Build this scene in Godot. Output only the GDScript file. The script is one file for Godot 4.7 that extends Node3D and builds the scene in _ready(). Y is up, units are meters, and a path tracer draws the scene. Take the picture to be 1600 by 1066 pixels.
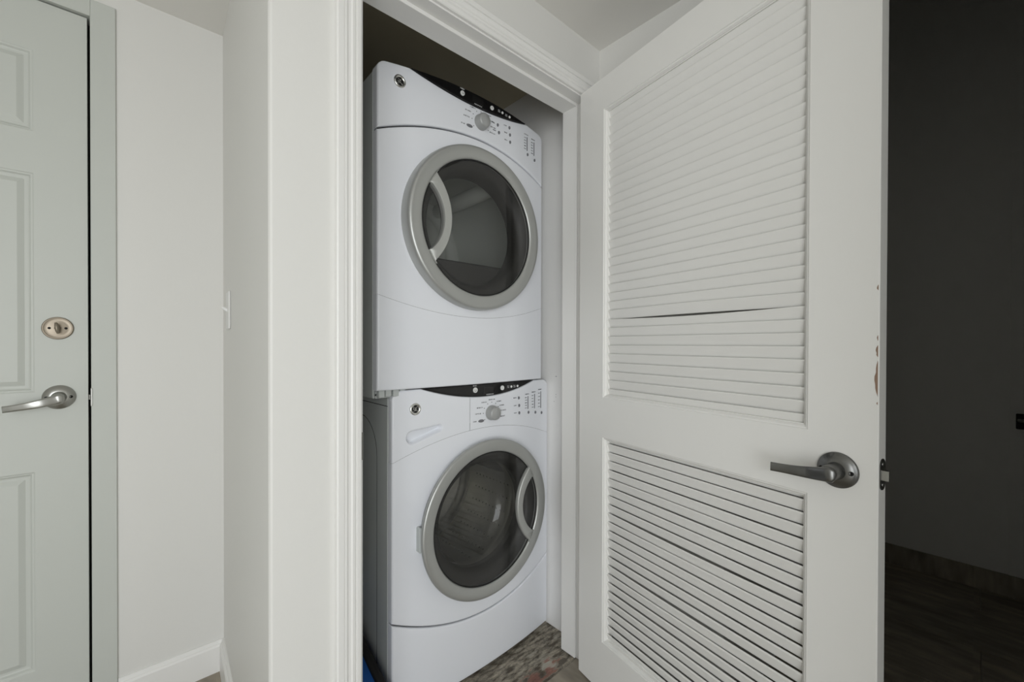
extends Node3D
# A closet with a stacked dryer and washer behind an open louvred door. y is up, metres.
# The camera stands at x = 0, z = 0. The closet front wall is at z = -0.938, the entry door wall at z = -1.785.

const CEIL := 2.232
const WALL_Z := -0.938
const ENTRY_Z := -1.785

var M := {}
var used := {}

# ---------------------------------------------------------------- mesh builder
class MB:
	var st := SurfaceTool.new()
	var xf := Transform3D.IDENTITY
	func _init():
		st.begin(Mesh.PRIMITIVE_TRIANGLES)
	func g(n: int):
		st.set_smooth_group(n)
	func v(p: Vector3, uv := Vector2.ZERO):
		st.set_uv(uv)
		st.add_vertex(xf * p)
	# counter-clockwise as seen from the outside
	func tri(a: Vector3, b: Vector3, c: Vector3):
		v(a); v(c); v(b)
	func quad(a: Vector3, b: Vector3, c: Vector3, d: Vector3):
		if a.distance_squared_to(b) < 1e-14:
			tri(a, c, d)
		elif c.distance_squared_to(d) < 1e-14:
			tri(a, b, c)
		elif b.distance_squared_to(c) < 1e-14:
			tri(a, b, d)
		elif a.distance_squared_to(d) < 1e-14:
			tri(a, b, c)
		else:
			tri(a, b, c); tri(a, c, d)
	func quad_uv(p: Array, uv: Array):
		for i in [0, 2, 1, 0, 3, 2]:
			v(p[i], uv[i])
	func tri_from(a: Vector3, b: Vector3, c: Vector3, mid: Vector3):
		if (b - a).cross(c - a).dot((a + b + c) / 3.0 - mid) < 0.0:
			tri(a, c, b)
		else:
			tri(a, b, c)
	func quad_from(a: Vector3, b: Vector3, c: Vector3, d: Vector3, mid: Vector3):
		if (b - a).cross(c - a).dot((a + b + c + d) / 4.0 - mid) < 0.0:
			tri(a, c, b); tri(a, d, c)
		else:
			tri(a, b, c); tri(a, c, d)
	# box with chamfered edges
	func box(lo: Vector3, hi: Vector3, c := 0.0):
		g(-1)
		var m := (lo + hi) / 2.0
		var P := func(ax: int, sx: int, sy: int, sz: int) -> Vector3:
			var s := [sx, sy, sz]
			var r := Vector3.ZERO
			for k in 3:
				var full: float = hi[k] if s[k] > 0 else lo[k]
				r[k] = full if k == ax or c == 0.0 else full - s[k] * c
			return r
		for ax in 3:
			var b := (ax + 1) % 3
			var d := (ax + 2) % 3
			for s in [-1, 1]:
				var q := []
				for w in [[-1, -1], [1, -1], [1, 1], [-1, 1]]:
					var sg := [0, 0, 0]
					sg[ax] = s; sg[b] = w[0]; sg[d] = w[1]
					q.append(P.call(ax, sg[0], sg[1], sg[2]))
				quad_from(q[0], q[1], q[2], q[3], m)
		if c == 0.0:
			return
		for ax in 3:
			var b := (ax + 1) % 3
			var d := (ax + 2) % 3
			for w in [[-1, -1], [1, -1], [1, 1], [-1, 1]]:
				var q := []
				for k in [[-1, b], [1, b], [1, d], [-1, d]]:
					var sg := [0, 0, 0]
					sg[ax] = k[0]; sg[b] = w[0]; sg[d] = w[1]
					q.append(P.call(k[1], sg[0], sg[1], sg[2]))
				quad_from(q[0], q[1], q[2], q[3], m)
		for sx in [-1, 1]:
			for sy in [-1, 1]:
				for sz in [-1, 1]:
					tri_from(P.call(0, sx, sy, sz), P.call(1, sx, sy, sz), P.call(2, sx, sy, sz), m)
	# profile of (radius, z), turned about the z axis through centre; wound so that a profile running inwards over the front faces +z
	func lathe(centre: Vector3, prof: Array, n := 96, sx := 1.0, sy := 1.0, sharp := []):
		var grp := 1
		for i in prof.size() - 1:
			if i in sharp:
				grp += 1
			g(grp)
			var a: Vector2 = prof[i]
			var b: Vector2 = prof[i + 1]
			for k in n:
				var t0 := TAU * k / n
				var t1 := TAU * (k + 1) / n
				var d0 := Vector3(cos(t0) * sx, sin(t0) * sy, 0)
				var d1 := Vector3(cos(t1) * sx, sin(t1) * sy, 0)
				var z := Vector3(0, 0, 1)
				quad(centre + d0 * a.x + z * a.y, centre + d1 * a.x + z * a.y, centre + d1 * b.x + z * b.y, centre + d0 * b.x + z * b.y)
	# rectangle loft: rings inset by x at depth y, from outside to inside
	func rect_loft(x0: float, y0: float, x1: float, y1: float, prof: Array, cap := false):
		g(-1)
		var R := func(o: float, z: float) -> Array:
			return [Vector3(x0 + o, y0 + o, z), Vector3(x1 - o, y0 + o, z), Vector3(x1 - o, y1 - o, z), Vector3(x0 + o, y1 - o, z)]
		for i in prof.size() - 1:
			var a: Array = R.call(prof[i].x, prof[i].y)
			var b: Array = R.call(prof[i + 1].x, prof[i + 1].y)
			for k in 4:
				quad(a[k], a[(k + 1) % 4], b[(k + 1) % 4], b[k])
		if cap:
			var e: Array = R.call(prof[-1].x, prof[-1].y)
			quad(e[0], e[1], e[2], e[3])
	# outline in xy (counter-clockwise), from z0 up to z1, front edge bevelled
	func prism(pts: PackedVector2Array, z0: float, z1: float, bevel := 0.0, smooth := false):
		var n := pts.size()
		var ins := pts
		if bevel > 0.0:
			var off := Geometry2D.offset_polygon(pts, -bevel, Geometry2D.JOIN_MITER)
			if off.size() == 1 and off[0].size() == n:
				ins = off[0]
				var best := 0
				for k in n:
					if ins[k].distance_to(pts[0]) < ins[best].distance_to(pts[0]):
						best = k
				var turned := PackedVector2Array()
				for k in n:
					turned.append(ins[(k + best) % n])
				ins = turned
		g(5 if smooth else -1)
		for k in n:
			var j := (k + 1) % n
			quad(Vector3(pts[k].x, pts[k].y, z0), Vector3(pts[j].x, pts[j].y, z0), Vector3(pts[j].x, pts[j].y, z1 - bevel), Vector3(pts[k].x, pts[k].y, z1 - bevel))
			if bevel > 0.0:
				quad(Vector3(pts[k].x, pts[k].y, z1 - bevel), Vector3(pts[j].x, pts[j].y, z1 - bevel), Vector3(ins[j].x, ins[j].y, z1), Vector3(ins[k].x, ins[k].y, z1))
		g(-1)
		var ix := Geometry2D.triangulate_polygon(ins)
		for k in range(0, ix.size(), 3):
			tri_from(Vector3(ins[ix[k]].x, ins[ix[k]].y, z1), Vector3(ins[ix[k + 1]].x, ins[ix[k + 1]].y, z1), Vector3(ins[ix[k + 2]].x, ins[ix[k + 2]].y, z1), Vector3(0, 0, z1 - 1.0))
		ix = Geometry2D.triangulate_polygon(pts)
		for k in range(0, ix.size(), 3):
			tri_from(Vector3(pts[ix[k]].x, pts[ix[k]].y, z0), Vector3(pts[ix[k + 1]].x, pts[ix[k + 1]].y, z0), Vector3(pts[ix[k + 2]].x, pts[ix[k + 2]].y, z0), Vector3(0, 0, z0 + 1.0))
	# rounded-section bar along a path: size = half width (side), half height (up) at each point
	func sweep(path: Array, half: Array, up: Vector3, power := 2.0, n := 20):
		var rings := []
		for i in path.size():
			var t: Vector3 = (path[min(i + 1, path.size() - 1)] - path[max(i - 1, 0)]).normalized()
			var s := t.cross(up).normalized()
			var u := s.cross(t).normalized()
			var ring := []
			for k in n:
				var a := TAU * k / n
				var cx := signf(cos(a)) * pow(absf(cos(a)), 2.0 / power)
				var cy := signf(sin(a)) * pow(absf(sin(a)), 2.0 / power)
				ring.append(path[i] + s * cx * half[i].x + u * cy * half[i].y)
			rings.append(ring)
		g(1)
		for i in rings.size() - 1:
			for k in n:
				var j := (k + 1) % n
				quad_from(rings[i][k], rings[i][j], rings[i + 1][j], rings[i + 1][k], (path[i] + path[i + 1]) / 2.0)
		g(-1)
		for e in [0, rings.size() - 1]:
			for k in n:
				var inner: Vector3 = path[1] if e == 0 else path[-2]
				tri_from(path[e], rings[e][k], rings[e][(k + 1) % n], inner)
	func done() -> ArrayMesh:
		st.generate_normals()
		return st.commit()

# ---------------------------------------------------------------- scene helpers
func numbered(called: String) -> String:
	var n: int = used.get(called, 0)
	used[called] = n + 1
	return called if n == 0 else "%s_%03d" % [called, n]

func obj(called: String, mb: MB, m: Material, parent: Node = self) -> MeshInstance3D:
	var o := MeshInstance3D.new()
	o.name = numbered(called) if parent == self else called
	o.mesh = mb.done()
	o.material_override = m
	o.cast_shadow = GeometryInstance3D.SHADOW_CASTING_SETTING_ON
	parent.add_child(o, true)
	return o

func same(called: String, mesh: Mesh, m: Material, parent: Node, at: Vector3) -> MeshInstance3D:
	var o := MeshInstance3D.new()
	o.name = called
	o.mesh = mesh
	o.material_override = m
	o.position = at
	parent.add_child(o, true)
	return o

func base(called: String, at := Vector3.ZERO, turn := 0.0) -> Node3D:
	var o := Node3D.new()
	o.name = numbered(called)
	add_child(o, true)
	o.position = at
	o.rotation.y = turn
	return o

func tag(o: Node, label: String, category: String, kind := "") -> Node:
	o.set_meta("label", label)
	o.set_meta("category", category)
	if kind:
		o.set_meta("kind", kind)
	return o

func mat(c: Color, rough: float, metal := 0.0) -> StandardMaterial3D:
	var m := StandardMaterial3D.new()
	m.albedo_color = c
	m.roughness = rough
	m.metallic = metal
	return m

func c8(r: int, gg: int, b: int) -> Color:
	return Color(r / 255.0, gg / 255.0, b / 255.0)

func noise_normal(freq: float, strength: float, sd: int) -> NoiseTexture2D:
	var n := FastNoiseLite.new()
	n.noise_type = FastNoiseLite.TYPE_SIMPLEX_SMOOTH
	n.frequency = freq
	n.seed = sd
	n.fractal_octaves = 3
	var t := NoiseTexture2D.new()
	t.width = 512
	t.height = 512
	t.seamless = true
	t.noise = n
	t.as_normal_map = true
	t.bump_strength = strength
	return t

func make_materials():
	var paint := mat(c8(226, 225, 221), 0.55)
	paint.normal_enabled = true
	paint.normal_texture = noise_normal(0.05, 1.2, 3)
	paint.normal_scale = 0.12
	paint.uv1_triplanar = true
	paint.uv1_world_triplanar = true
	paint.uv1_scale = Vector3(2.5, 2.5, 2.5)
	M.paint = paint
	M.paint_lit = paint.duplicate()
	M.paint_lit.albedo_color = c8(243, 242, 240)  # brighter copy: light missing on the right wall is put into the paint
	M.ceiling = paint.duplicate()
	M.ceiling.albedo_color = c8(232, 230, 225)
	M.ceiling.roughness = 0.85
	M.trim = mat(c8(237, 236, 233), 0.38)
	M.door = mat(c8(238, 237, 233), 0.42)
	M.entry = mat(c8(199, 202, 196), 0.45)
	M.closet_shade = mat(c8(192, 183, 160), 0.9)  # darker than the wall paint: the closet's shade is put into this colour
	M.enamel = mat(c8(238, 240, 245), 0.24)
	M.enamel.clearcoat_enabled = true
	M.enamel.clearcoat = 0.35
	M.enamel.clearcoat_roughness = 0.15
	M.cabinet = mat(c8(194, 198, 196), 0.35)  # white sheet sides, greyed by closet shade put into the colour
	M.silver = mat(c8(178, 179, 176), 0.36, 0.5)
	M.silver_face = mat(c8(184, 185, 181), 0.4, 0.4)
	M.chrome = mat(c8(225, 225, 222), 0.12, 1.0)
	M.nickel = mat(c8(172, 172, 168), 0.3, 1.0)
	M.dark_nickel = mat(c8(118, 118, 116), 0.34, 1.0)
	M.bronze_nickel = mat(c8(150, 140, 126), 0.42, 0.9)
	M.black = mat(c8(14, 13, 14), 0.18)
	M.rubber = mat(c8(18, 18, 18), 0.7)
	M.screen = mat(c8(26, 25, 25), 0.1)
	M.liner = mat(c8(42, 41, 38), 0.5)
	M.drum_grey = mat(c8(205, 209, 202), 0.5, 0.0)
	M.steel = mat(c8(170, 168, 160), 0.3, 0.9)
	M.print = mat(c8(66, 66, 70), 0.6)
	M.print_white = mat(c8(226, 226, 226), 0.5)
	M.button_white = mat(c8(230, 230, 228), 0.35)
	M.knob = mat(c8(172, 173, 172), 0.36, 0.2)
	M.button_grey = mat(c8(118, 119, 123), 0.4)
	M.wood = mat(c8(150, 124, 106), 0.9)
	M.blue = mat(c8(20, 84, 160), 0.4)
	M.hole = mat(c8(30, 29, 27), 0.9)
	M.glass = mat(Color(0.02, 0.02, 0.018, 0.2), 0.03)
	M.glass.transparency = BaseMaterial3D.TRANSPARENCY_ALPHA
	M.bowl = mat(Color(0.5, 0.5, 0.47, 0.12), 0.04)
	M.bowl.transparency = BaseMaterial3D.TRANSPARENCY_ALPHA
	M.pane = mat(Color(0.9, 0.95, 0.95, 0.06), 0.02)
	M.pane.transparency = BaseMaterial3D.TRANSPARENCY_ALPHA

func concrete_material() -> StandardMaterial3D:
	# closet slab, x 0.25..1.27 and z -1.95..-0.97: bare mottled concrete with old paint stains
	var n1 := FastNoiseLite.new(); n1.seed = 11; n1.frequency = 9.0; n1.fractal_octaves = 5
	var n2 := FastNoiseLite.new(); n2.seed = 5; n2.frequency = 28.0; n2.fractal_octaves = 4
	var n3 := FastNoiseLite.new(); n3.seed = 8; n3.frequency = 120.0; n3.fractal_octaves = 2
	var s := 800
	var im := Image.create(s, s, false, Image.FORMAT_RGB8)
	for j in s:
		var z := -1.95 + 0.98 * (j + 0.5) / s
		for i in s:
			var x := 0.25 + 1.02 * (i + 0.5) / s
			var a := n1.get_noise_2d(x * 0.8, z * 2.2)
			var b := n2.get_noise_2d(x * 0.45, z * 1.7)
			var f := n3.get_noise_2d(x * 0.6, z * 1.5)
			var c := Vector3(132, 125, 112) * (1.0 + 0.32 * a + 0.5 * b + 0.22 * f)
			if b < -0.2:
				c = c.lerp(Vector3(78, 68, 54), clampf((-0.2 - b) * 4.0, 0, 0.6))
			if a > 0.2:
				c = c.lerp(Vector3(164, 159, 148), clampf((a - 0.2) * 3.0, 0, 0.5))
			# red paint rubbed into the slab near the sill
			var dr := Vector2((x - 1.025) / 0.095, (z + 1.005) / 0.028)
			var red := 1.0 - dr.length() + b * 1.6 + a * 0.6
			if red > 0.0:
				c = c.lerp(Vector3(132, 74, 64), clampf(red * 1.1, 0, 0.6))
			var dw := Vector2((x - 1.105) / 0.030, (z + 1.018) / 0.018).length() + b * 0.8
			if dw < 1.0:
				c = c.lerp(Vector3(186, 182, 170), clampf((1.0 - dw) * 3.0, 0, 0.75))
			var dd := Vector2((x - 1.152) / 0.022, (z + 0.996) / 0.012).length() + f * 0.25
			if dd < 1.0:
				c = c.lerp(Vector3(96, 88, 78), clampf((1.0 - dd) * 6.0, 0, 0.9))
			im.set_pixel(i, j, Color(clampf(c.x / 255, 0, 1), clampf(c.y / 255, 0, 1), clampf(c.z / 255, 0, 1)))
	var m := StandardMaterial3D.new()
	m.albedo_texture = ImageTexture.create_from_image(im)
	m.roughness = 0.75
	return m

func tile_material(k: int) -> StandardMaterial3D:
	var n := FastNoiseLite.new(); n.seed = 40 + k; n.frequency = 0.02; n.fractal_octaves = 4
	var w := 128
	var h := 256
	var im := Image.create(w, h, false, Image.FORMAT_RGB8)
	for j in h:
		for i in w:
			var a := n.get_noise_2d(i * 2.4, j * 0.35)
			var b := n.get_noise_2d(i * 9.0 + 300.0, j * 0.9)
			var c := Vector3(150, 141, 126) * (1.0 + 0.22 * a + 0.14 * b + 0.03 * (k - 1))
			im.set_pixel(i, j, Color(clampf(c.x / 255, 0, 1), clampf(c.y / 255, 0, 1), clampf(c.z / 255, 0, 1)))
	var m := StandardMaterial3D.new()
	m.albedo_texture = ImageTexture.create_from_image(im)
	m.roughness = 0.42
	m.uv1_triplanar = true
	m.uv1_world_triplanar = true
	m.uv1_scale = Vector3(1.4, 1.4, 1.4)
	return m

# ---------------------------------------------------------------- machines
# A machine's front is bowed: z = -bow * (u / hw)^2 in its own frame.
var bow := 0.022
var hw := 0.344
func sz(u: float) -> float:
	return -bow * pow(u / hw, 2.0)

# grid panel between two curves; roll = which edges turn back: l, r, b, t
func panel(mb: MB, u0: float, u1: float, ylo: Callable, yhi: Callable, roll: String, depth: float, r: float, nu := 40, nv := 12, us_extra := [], disp = null, lift := 0.0, ys_extra := []):
	var cols := []
	var arc := 6
	if "l" in roll:
		cols.append([u0, -depth])
		for k in arc + 1:
			var t := PI / 2 * k / arc
			cols.append([u0 + r * (1 - cos(t)), -r * (1 - sin(t))])
	else:
		cols.append([u0, 0.0])
	var a0 := u0 + (r if "l" in roll else 0.0)
	var a1 := u1 - (r if "r" in roll else 0.0)
	var mids := []
	for k in range(1, nu):
		mids.append(lerpf(a0, a1, float(k) / nu))
	for e in us_extra:
		if e > a0 + 1e-5 and e < a1 - 1e-5:
			mids.append(e)
	mids.sort()
	for e in mids:
		cols.append([e, 0.0])
	if "r" in roll:
		for k in arc + 1:
			var t := PI / 2 * (1.0 - float(k) / arc)
			cols.append([u1 - r * (1 - cos(t)), -r * (1 - sin(t))])
		cols.append([u1, -depth])
	else:
		cols.append([u1, 0.0])
	var G := []
	for c in cols:
		var lo: float = ylo.call(c[0])
		var hi: float = yhi.call(c[0])
		var rr := minf(r, maxf(0.0, (hi - lo) * 0.45))
		var col := []
		var rows := []
		if "b" in roll:
			rows.append([lo, -depth])
			for k in arc + 1:
				var t := PI / 2 * k / arc
				rows.append([lo + rr * (1 - cos(t)), -rr * (1 - sin(t))])
		else:
			rows.append([lo, 0.0])
		var b0 := lo + (rr if "b" in roll else 0.0)
		var b1 := hi - (rr if "t" in roll else 0.0)
		for k in range(1, nv):
			rows.append([lerpf(b0, b1, float(k) / nv), 0.0])
		if "t" in roll:
			for k in arc + 1:
				var t := PI / 2 * (1.0 - float(k) / arc)
				rows.append([hi - rr * (1 - cos(t)), -rr * (1 - sin(t))])
			rows.append([hi, -depth])
		else:
			rows.append([hi, 0.0])
		for q in rows:
			var z: float = sz(c[0]) + minf(c[1], q[1]) + lift
			if disp != null:
				z += disp.call(c[0], q[0])
			col.append(Vector3(c[0], q[0], z))
		G.append(col)
	mb.g(1)
	for i in G.size() - 1:
		for j in G[i].size() - 1:
			mb.quad(G[i][j], G[i + 1][j], G[i + 1][j + 1], G[i][j + 1])

# panel with a round hole
func panel_hole(mb: MB, ylo: Callable, yhi: Callable, yc: float, R: float, depth: float, r: float, roll_v: String):
	var us := []
	for k in 33:
		us.append(-R * cos(PI * k / 32.0))
	panel(mb, -hw, -R, ylo, yhi, "l" + roll_v, depth, r, 6, 24)
	panel(mb, R, hw, ylo, yhi, "r" + roll_v, depth, r, 6, 24)
	var lowc := func(u: float) -> float: return yc - sqrt(maxf(0.0, R * R - u * u))
	var highc := func(u: float) -> float: return yc + sqrt(maxf(0.0, R * R - u * u))
	panel(mb, -R, R, ylo, lowc, "b" if "b" in roll_v else "", depth, r, 1, 10, us)
	panel(mb, -R, R, highc, yhi, "t" if "t" in roll_v else "", depth, r, 1, 10, us)

func disc_on(mb: MB, u: float, y: float, r: float, h: float, sx := 1.0, sy := 1.0):
	mb.lathe(Vector3(u, y, sz(u)), [Vector2(r, -0.003), Vector2(r, h * 0.6), Vector2(r * 0.9, h), Vector2(0, h)], 28, sx, sy, [2])

# small print that is too small to read: a row of short strokes
func print_on(mb: MB, u: float, y: float, w: float, h: float, rng: RandomNumberGenerator):
	var x := u - w / 2
	var lw := h * 0.62
	while x < u + w / 2 - lw * 0.5:
		var kind := rng.randi() % 4
		var z := sz(x) + 0.0004
		if kind != 3:
			mb.box(Vector3(x, y - h / 2, z - 0.0008), Vector3(x + lw * 0.26, y + h / 2, z))
		if kind != 0:
			mb.box(Vector3(x, y + h * (0.22 if kind == 1 else -0.12), z - 0.0008), Vector3(x + lw * 0.75, y + h * (0.22 if kind == 1 else -0.12) + h * 0.26, z))
		if kind >= 2:
			mb.box(Vector3(x + lw * 0.5, y - h / 2, z - 0.0008), Vector3(x + lw * 0.76, y + h * 0.5, z))
		x += lw * 1.12

func stroke_arc(mb: MB, c: Vector3, r: float, a0: float, a1: float, t: float):
	var path := []
	var half := []
	var n := 14
	for k in n + 1:
		var a := lerpf(a0, a1, float(k) / n)
		path.append(c + Vector3(cos(a) * r, sin(a) * r, 0))
		half.append(Vector2(t * (0.6 + 0.4 * sin(PI * k / n)), t * 0.6))
	mb.sweep(path, half, Vector3(0, 0, 1), 2.0, 6)

func emblem(root: Node3D, u: float, y: float):
	var ring := MB.new()
	var c := Vector3(u, y, sz(u))
	ring.lathe(c, [Vector2(0.0192, -0.004), Vector2(0.0192, 0.001), Vector2(0.0178, 0.0032), Vector2(0.0152, 0.0034), Vector2(0.0118, 0.0018), Vector2(0.0116, 0.0)], 40)
	var e := obj("emblem", ring, M.chrome, root)
	e.set_meta("label", "round chrome emblem with a black centre")
	var d := MB.new()
	d.lathe(c, [Vector2(0.0122, -0.002), Vector2(0.0122, 0.0012), Vector2(0.0, 0.0012)], 32, 1.0, 1.0, [1])
	obj("emblem_centre", d, M.black, e)
	var s := MB.new()
	var z := c + Vector3(0, 0, 0.0016)
	# two entwined script capitals inside four curls on the rim
	stroke_arc(s, z + Vector3(-0.0030, 0.0008, 0), 0.0042, 0.5, 5.4, 0.0008)
	stroke_arc(s, z + Vector3(-0.0008, -0.0026, 0), 0.0026, 2.2, 6.6, 0.0007)
	stroke_arc(s, z + Vector3(0.0036, 0.0026, 0), 0.0026, 0.6, 4.9, 0.0007)
	stroke_arc(s, z + Vector3(0.0036, -0.0024, 0), 0.0028, 1.5, 5.9, 0.0007)
	stroke_arc(s, z + Vector3(-0.0006, 0.0006, 0), 0.0018, 0.0, 4.2, 0.0006)
	for k in 4:
		var a := PI / 4 + PI / 2 * k
		stroke_arc(s, z + Vector3(cos(a), sin(a), 0) * 0.0092, 0.0018, a - 1.6, a + 2.2, 0.0006)
	obj("emblem_lettering", s, M.chrome, e)

func machine_door(root: Node3D, yc: float, side: float, prof: Array, gr: float):
	# side -1: handle on the left, +1: handle on the right. The door is the silver ring with glass and handle.
	var rg := MB.new()
	rg.lathe(Vector3(0, yc, 0), prof, 160)
	var door := obj("door", rg, M.silver, root)
	door.set_meta("label", "round silver door ring with a dark window")
	var gs := MB.new()
	gs.lathe(Vector3(0, yc, 0), [Vector2(gr + 0.0005, 0.0235), Vector2(0.18, 0.0250), Vector2(0.1, 0.0262), Vector2(0.0, 0.0266)], 96)
	obj("window_glass", gs, M.glass, door)
	var gk := MB.new()
	gk.lathe(Vector3(0, yc, 0), [Vector2(gr + 0.0003, 0.0240), Vector2(gr + 0.0003, 0.0262), Vector2(gr - 0.0030, 0.0258), Vector2(gr - 0.0033, 0.0240)], 128)
	obj("window_gasket", gk, M.rubber, door)
	var ln := MB.new()
	ln.lathe(Vector3(0, yc, 0), [Vector2(gr - 0.0002, 0.0140), Vector2(0.205, 0.006), Vector2(0.188, -0.012), Vector2(0.184, -0.05)], 96)
	obj("window_liner", ln, M.liner, door)
	# crescent handle, measured from the door centre: outer arc, and a lens-shaped hole against the glass edge
	var hd := MB.new()
	var outer := func(y: float) -> float:
		var cy := 0.005
		return -0.306 + sqrt(maxf(0.0, 0.185 * 0.185 - (y - cy) * (y - cy)))
	var rim := func(y: float) -> float: return -sqrt(maxf(0.0, (gr + 0.0017) * (gr + 0.0017) - y * y))
	var lens := func(y: float) -> float:
		return -0.2775 + sqrt(maxf(0.0, 0.1295 * 0.1295 - (y - 0.003) * (y - 0.003)))
	var n := 80
	var rows := []
	for k in n + 1:
		var y := lerpf(-0.1405, 0.1495, float(k) / n)
		var ro: float = outer.call(y)
		var li: float = rim.call(y)
		if absf(y - 0.003) < 0.1025:
			li = maxf(li, lens.call(y))
		ro = maxf(ro, li + 0.0006)
		var w := ro - li
		var e := minf(0.0035, w * 0.3)
		var lens_side: bool = li > rim.call(y) + 0.0005
		var sec := []
		var zt := 0.0355
		sec.append(Vector3(li, y, 0.012 if lens_side else 0.025))
		sec.append(Vector3(li, y, zt - e if lens_side else 0.0302))
		sec.append(Vector3(li + e * 0.3, y, zt - e * 0.3 if lens_side else 0.0315))
		sec.append(Vector3(li + e, y, zt))
		sec.append(Vector3(ro - e, y, zt))
		sec.append(Vector3(ro - e * 0.3, y, zt - e * 0.3))
		sec.append(Vector3(ro, y, zt - e))
		sec.append(Vector3(ro, y, 0.021))
		for i in sec.size():
			sec[i] = Vector3(-side * sec[i].x, yc + sec[i].y, sec[i].z)
		rows.append(sec)
	for k in n:
		for i in rows[k].size() - 1:
			hd.g(1 + (1 if i >= 2 else 0) + (1 if i >= 4 else 0))
			var q := [rows[k][i], rows[k][i + 1], rows[k + 1][i + 1], rows[k + 1][i]]
			if side < 0:
				hd.quad(q[0], q[1], q[2], q[3])
			else:
				hd.quad(q[3], q[2], q[1], q[0])
	# side < 0 keeps the measured (left) handle
	obj("handle", hd, M.silver_face, door)
	# dark grip pocket behind the handle
	var pk := MB.new()
	var pts := PackedVector2Array()
	for k in 25:
		var y := lerpf(-0.125, 0.125, k / 24.0)
		pts.append(Vector2(side * sqrt(0.2235 * 0.2235 - y * y), yc + y))
	for k in range(23, 0, -1):
		var y := lerpf(-0.125, 0.125, k / 24.0)
		pts.append(Vector2(side * (0.2 - 0.055 * cos(y / 0.125 * PI / 2)), yc + y))
	if side < 0:
		pts.reverse()
	pk.prism(pts, 0.004, 0.012)
	obj("grip_pocket", pk, M.liner, door)

func cabinet_shell(root: Node3D, y0: float, y1: float, zf: float, zb: float, w: float):
	# five sheet sides, open at the front where the front panels hang
	var mb := MB.new()
	var t := 0.008
	mb.box(Vector3(-w, y0, zb), Vector3(-w + t, y1, zf), 0.003)
	mb.box(Vector3(w - t, y0, zb), Vector3(w, y1, zf), 0.003)
	mb.box(Vector3(-w + t, y0, zb), Vector3(w - t, y1, zb + t))
	mb.box(Vector3(-w + t, y1 - t, zb + t), Vector3(w - t, y1, zf))
	mb.box(Vector3(-w + t, y0, zb + t), Vector3(w - t, y0 + t, zf))
	# sheet behind the fascia, and the bulkhead with the drum hole left open by building it from four pieces
	return obj("cabinet", mb, M.cabinet, root)

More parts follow.
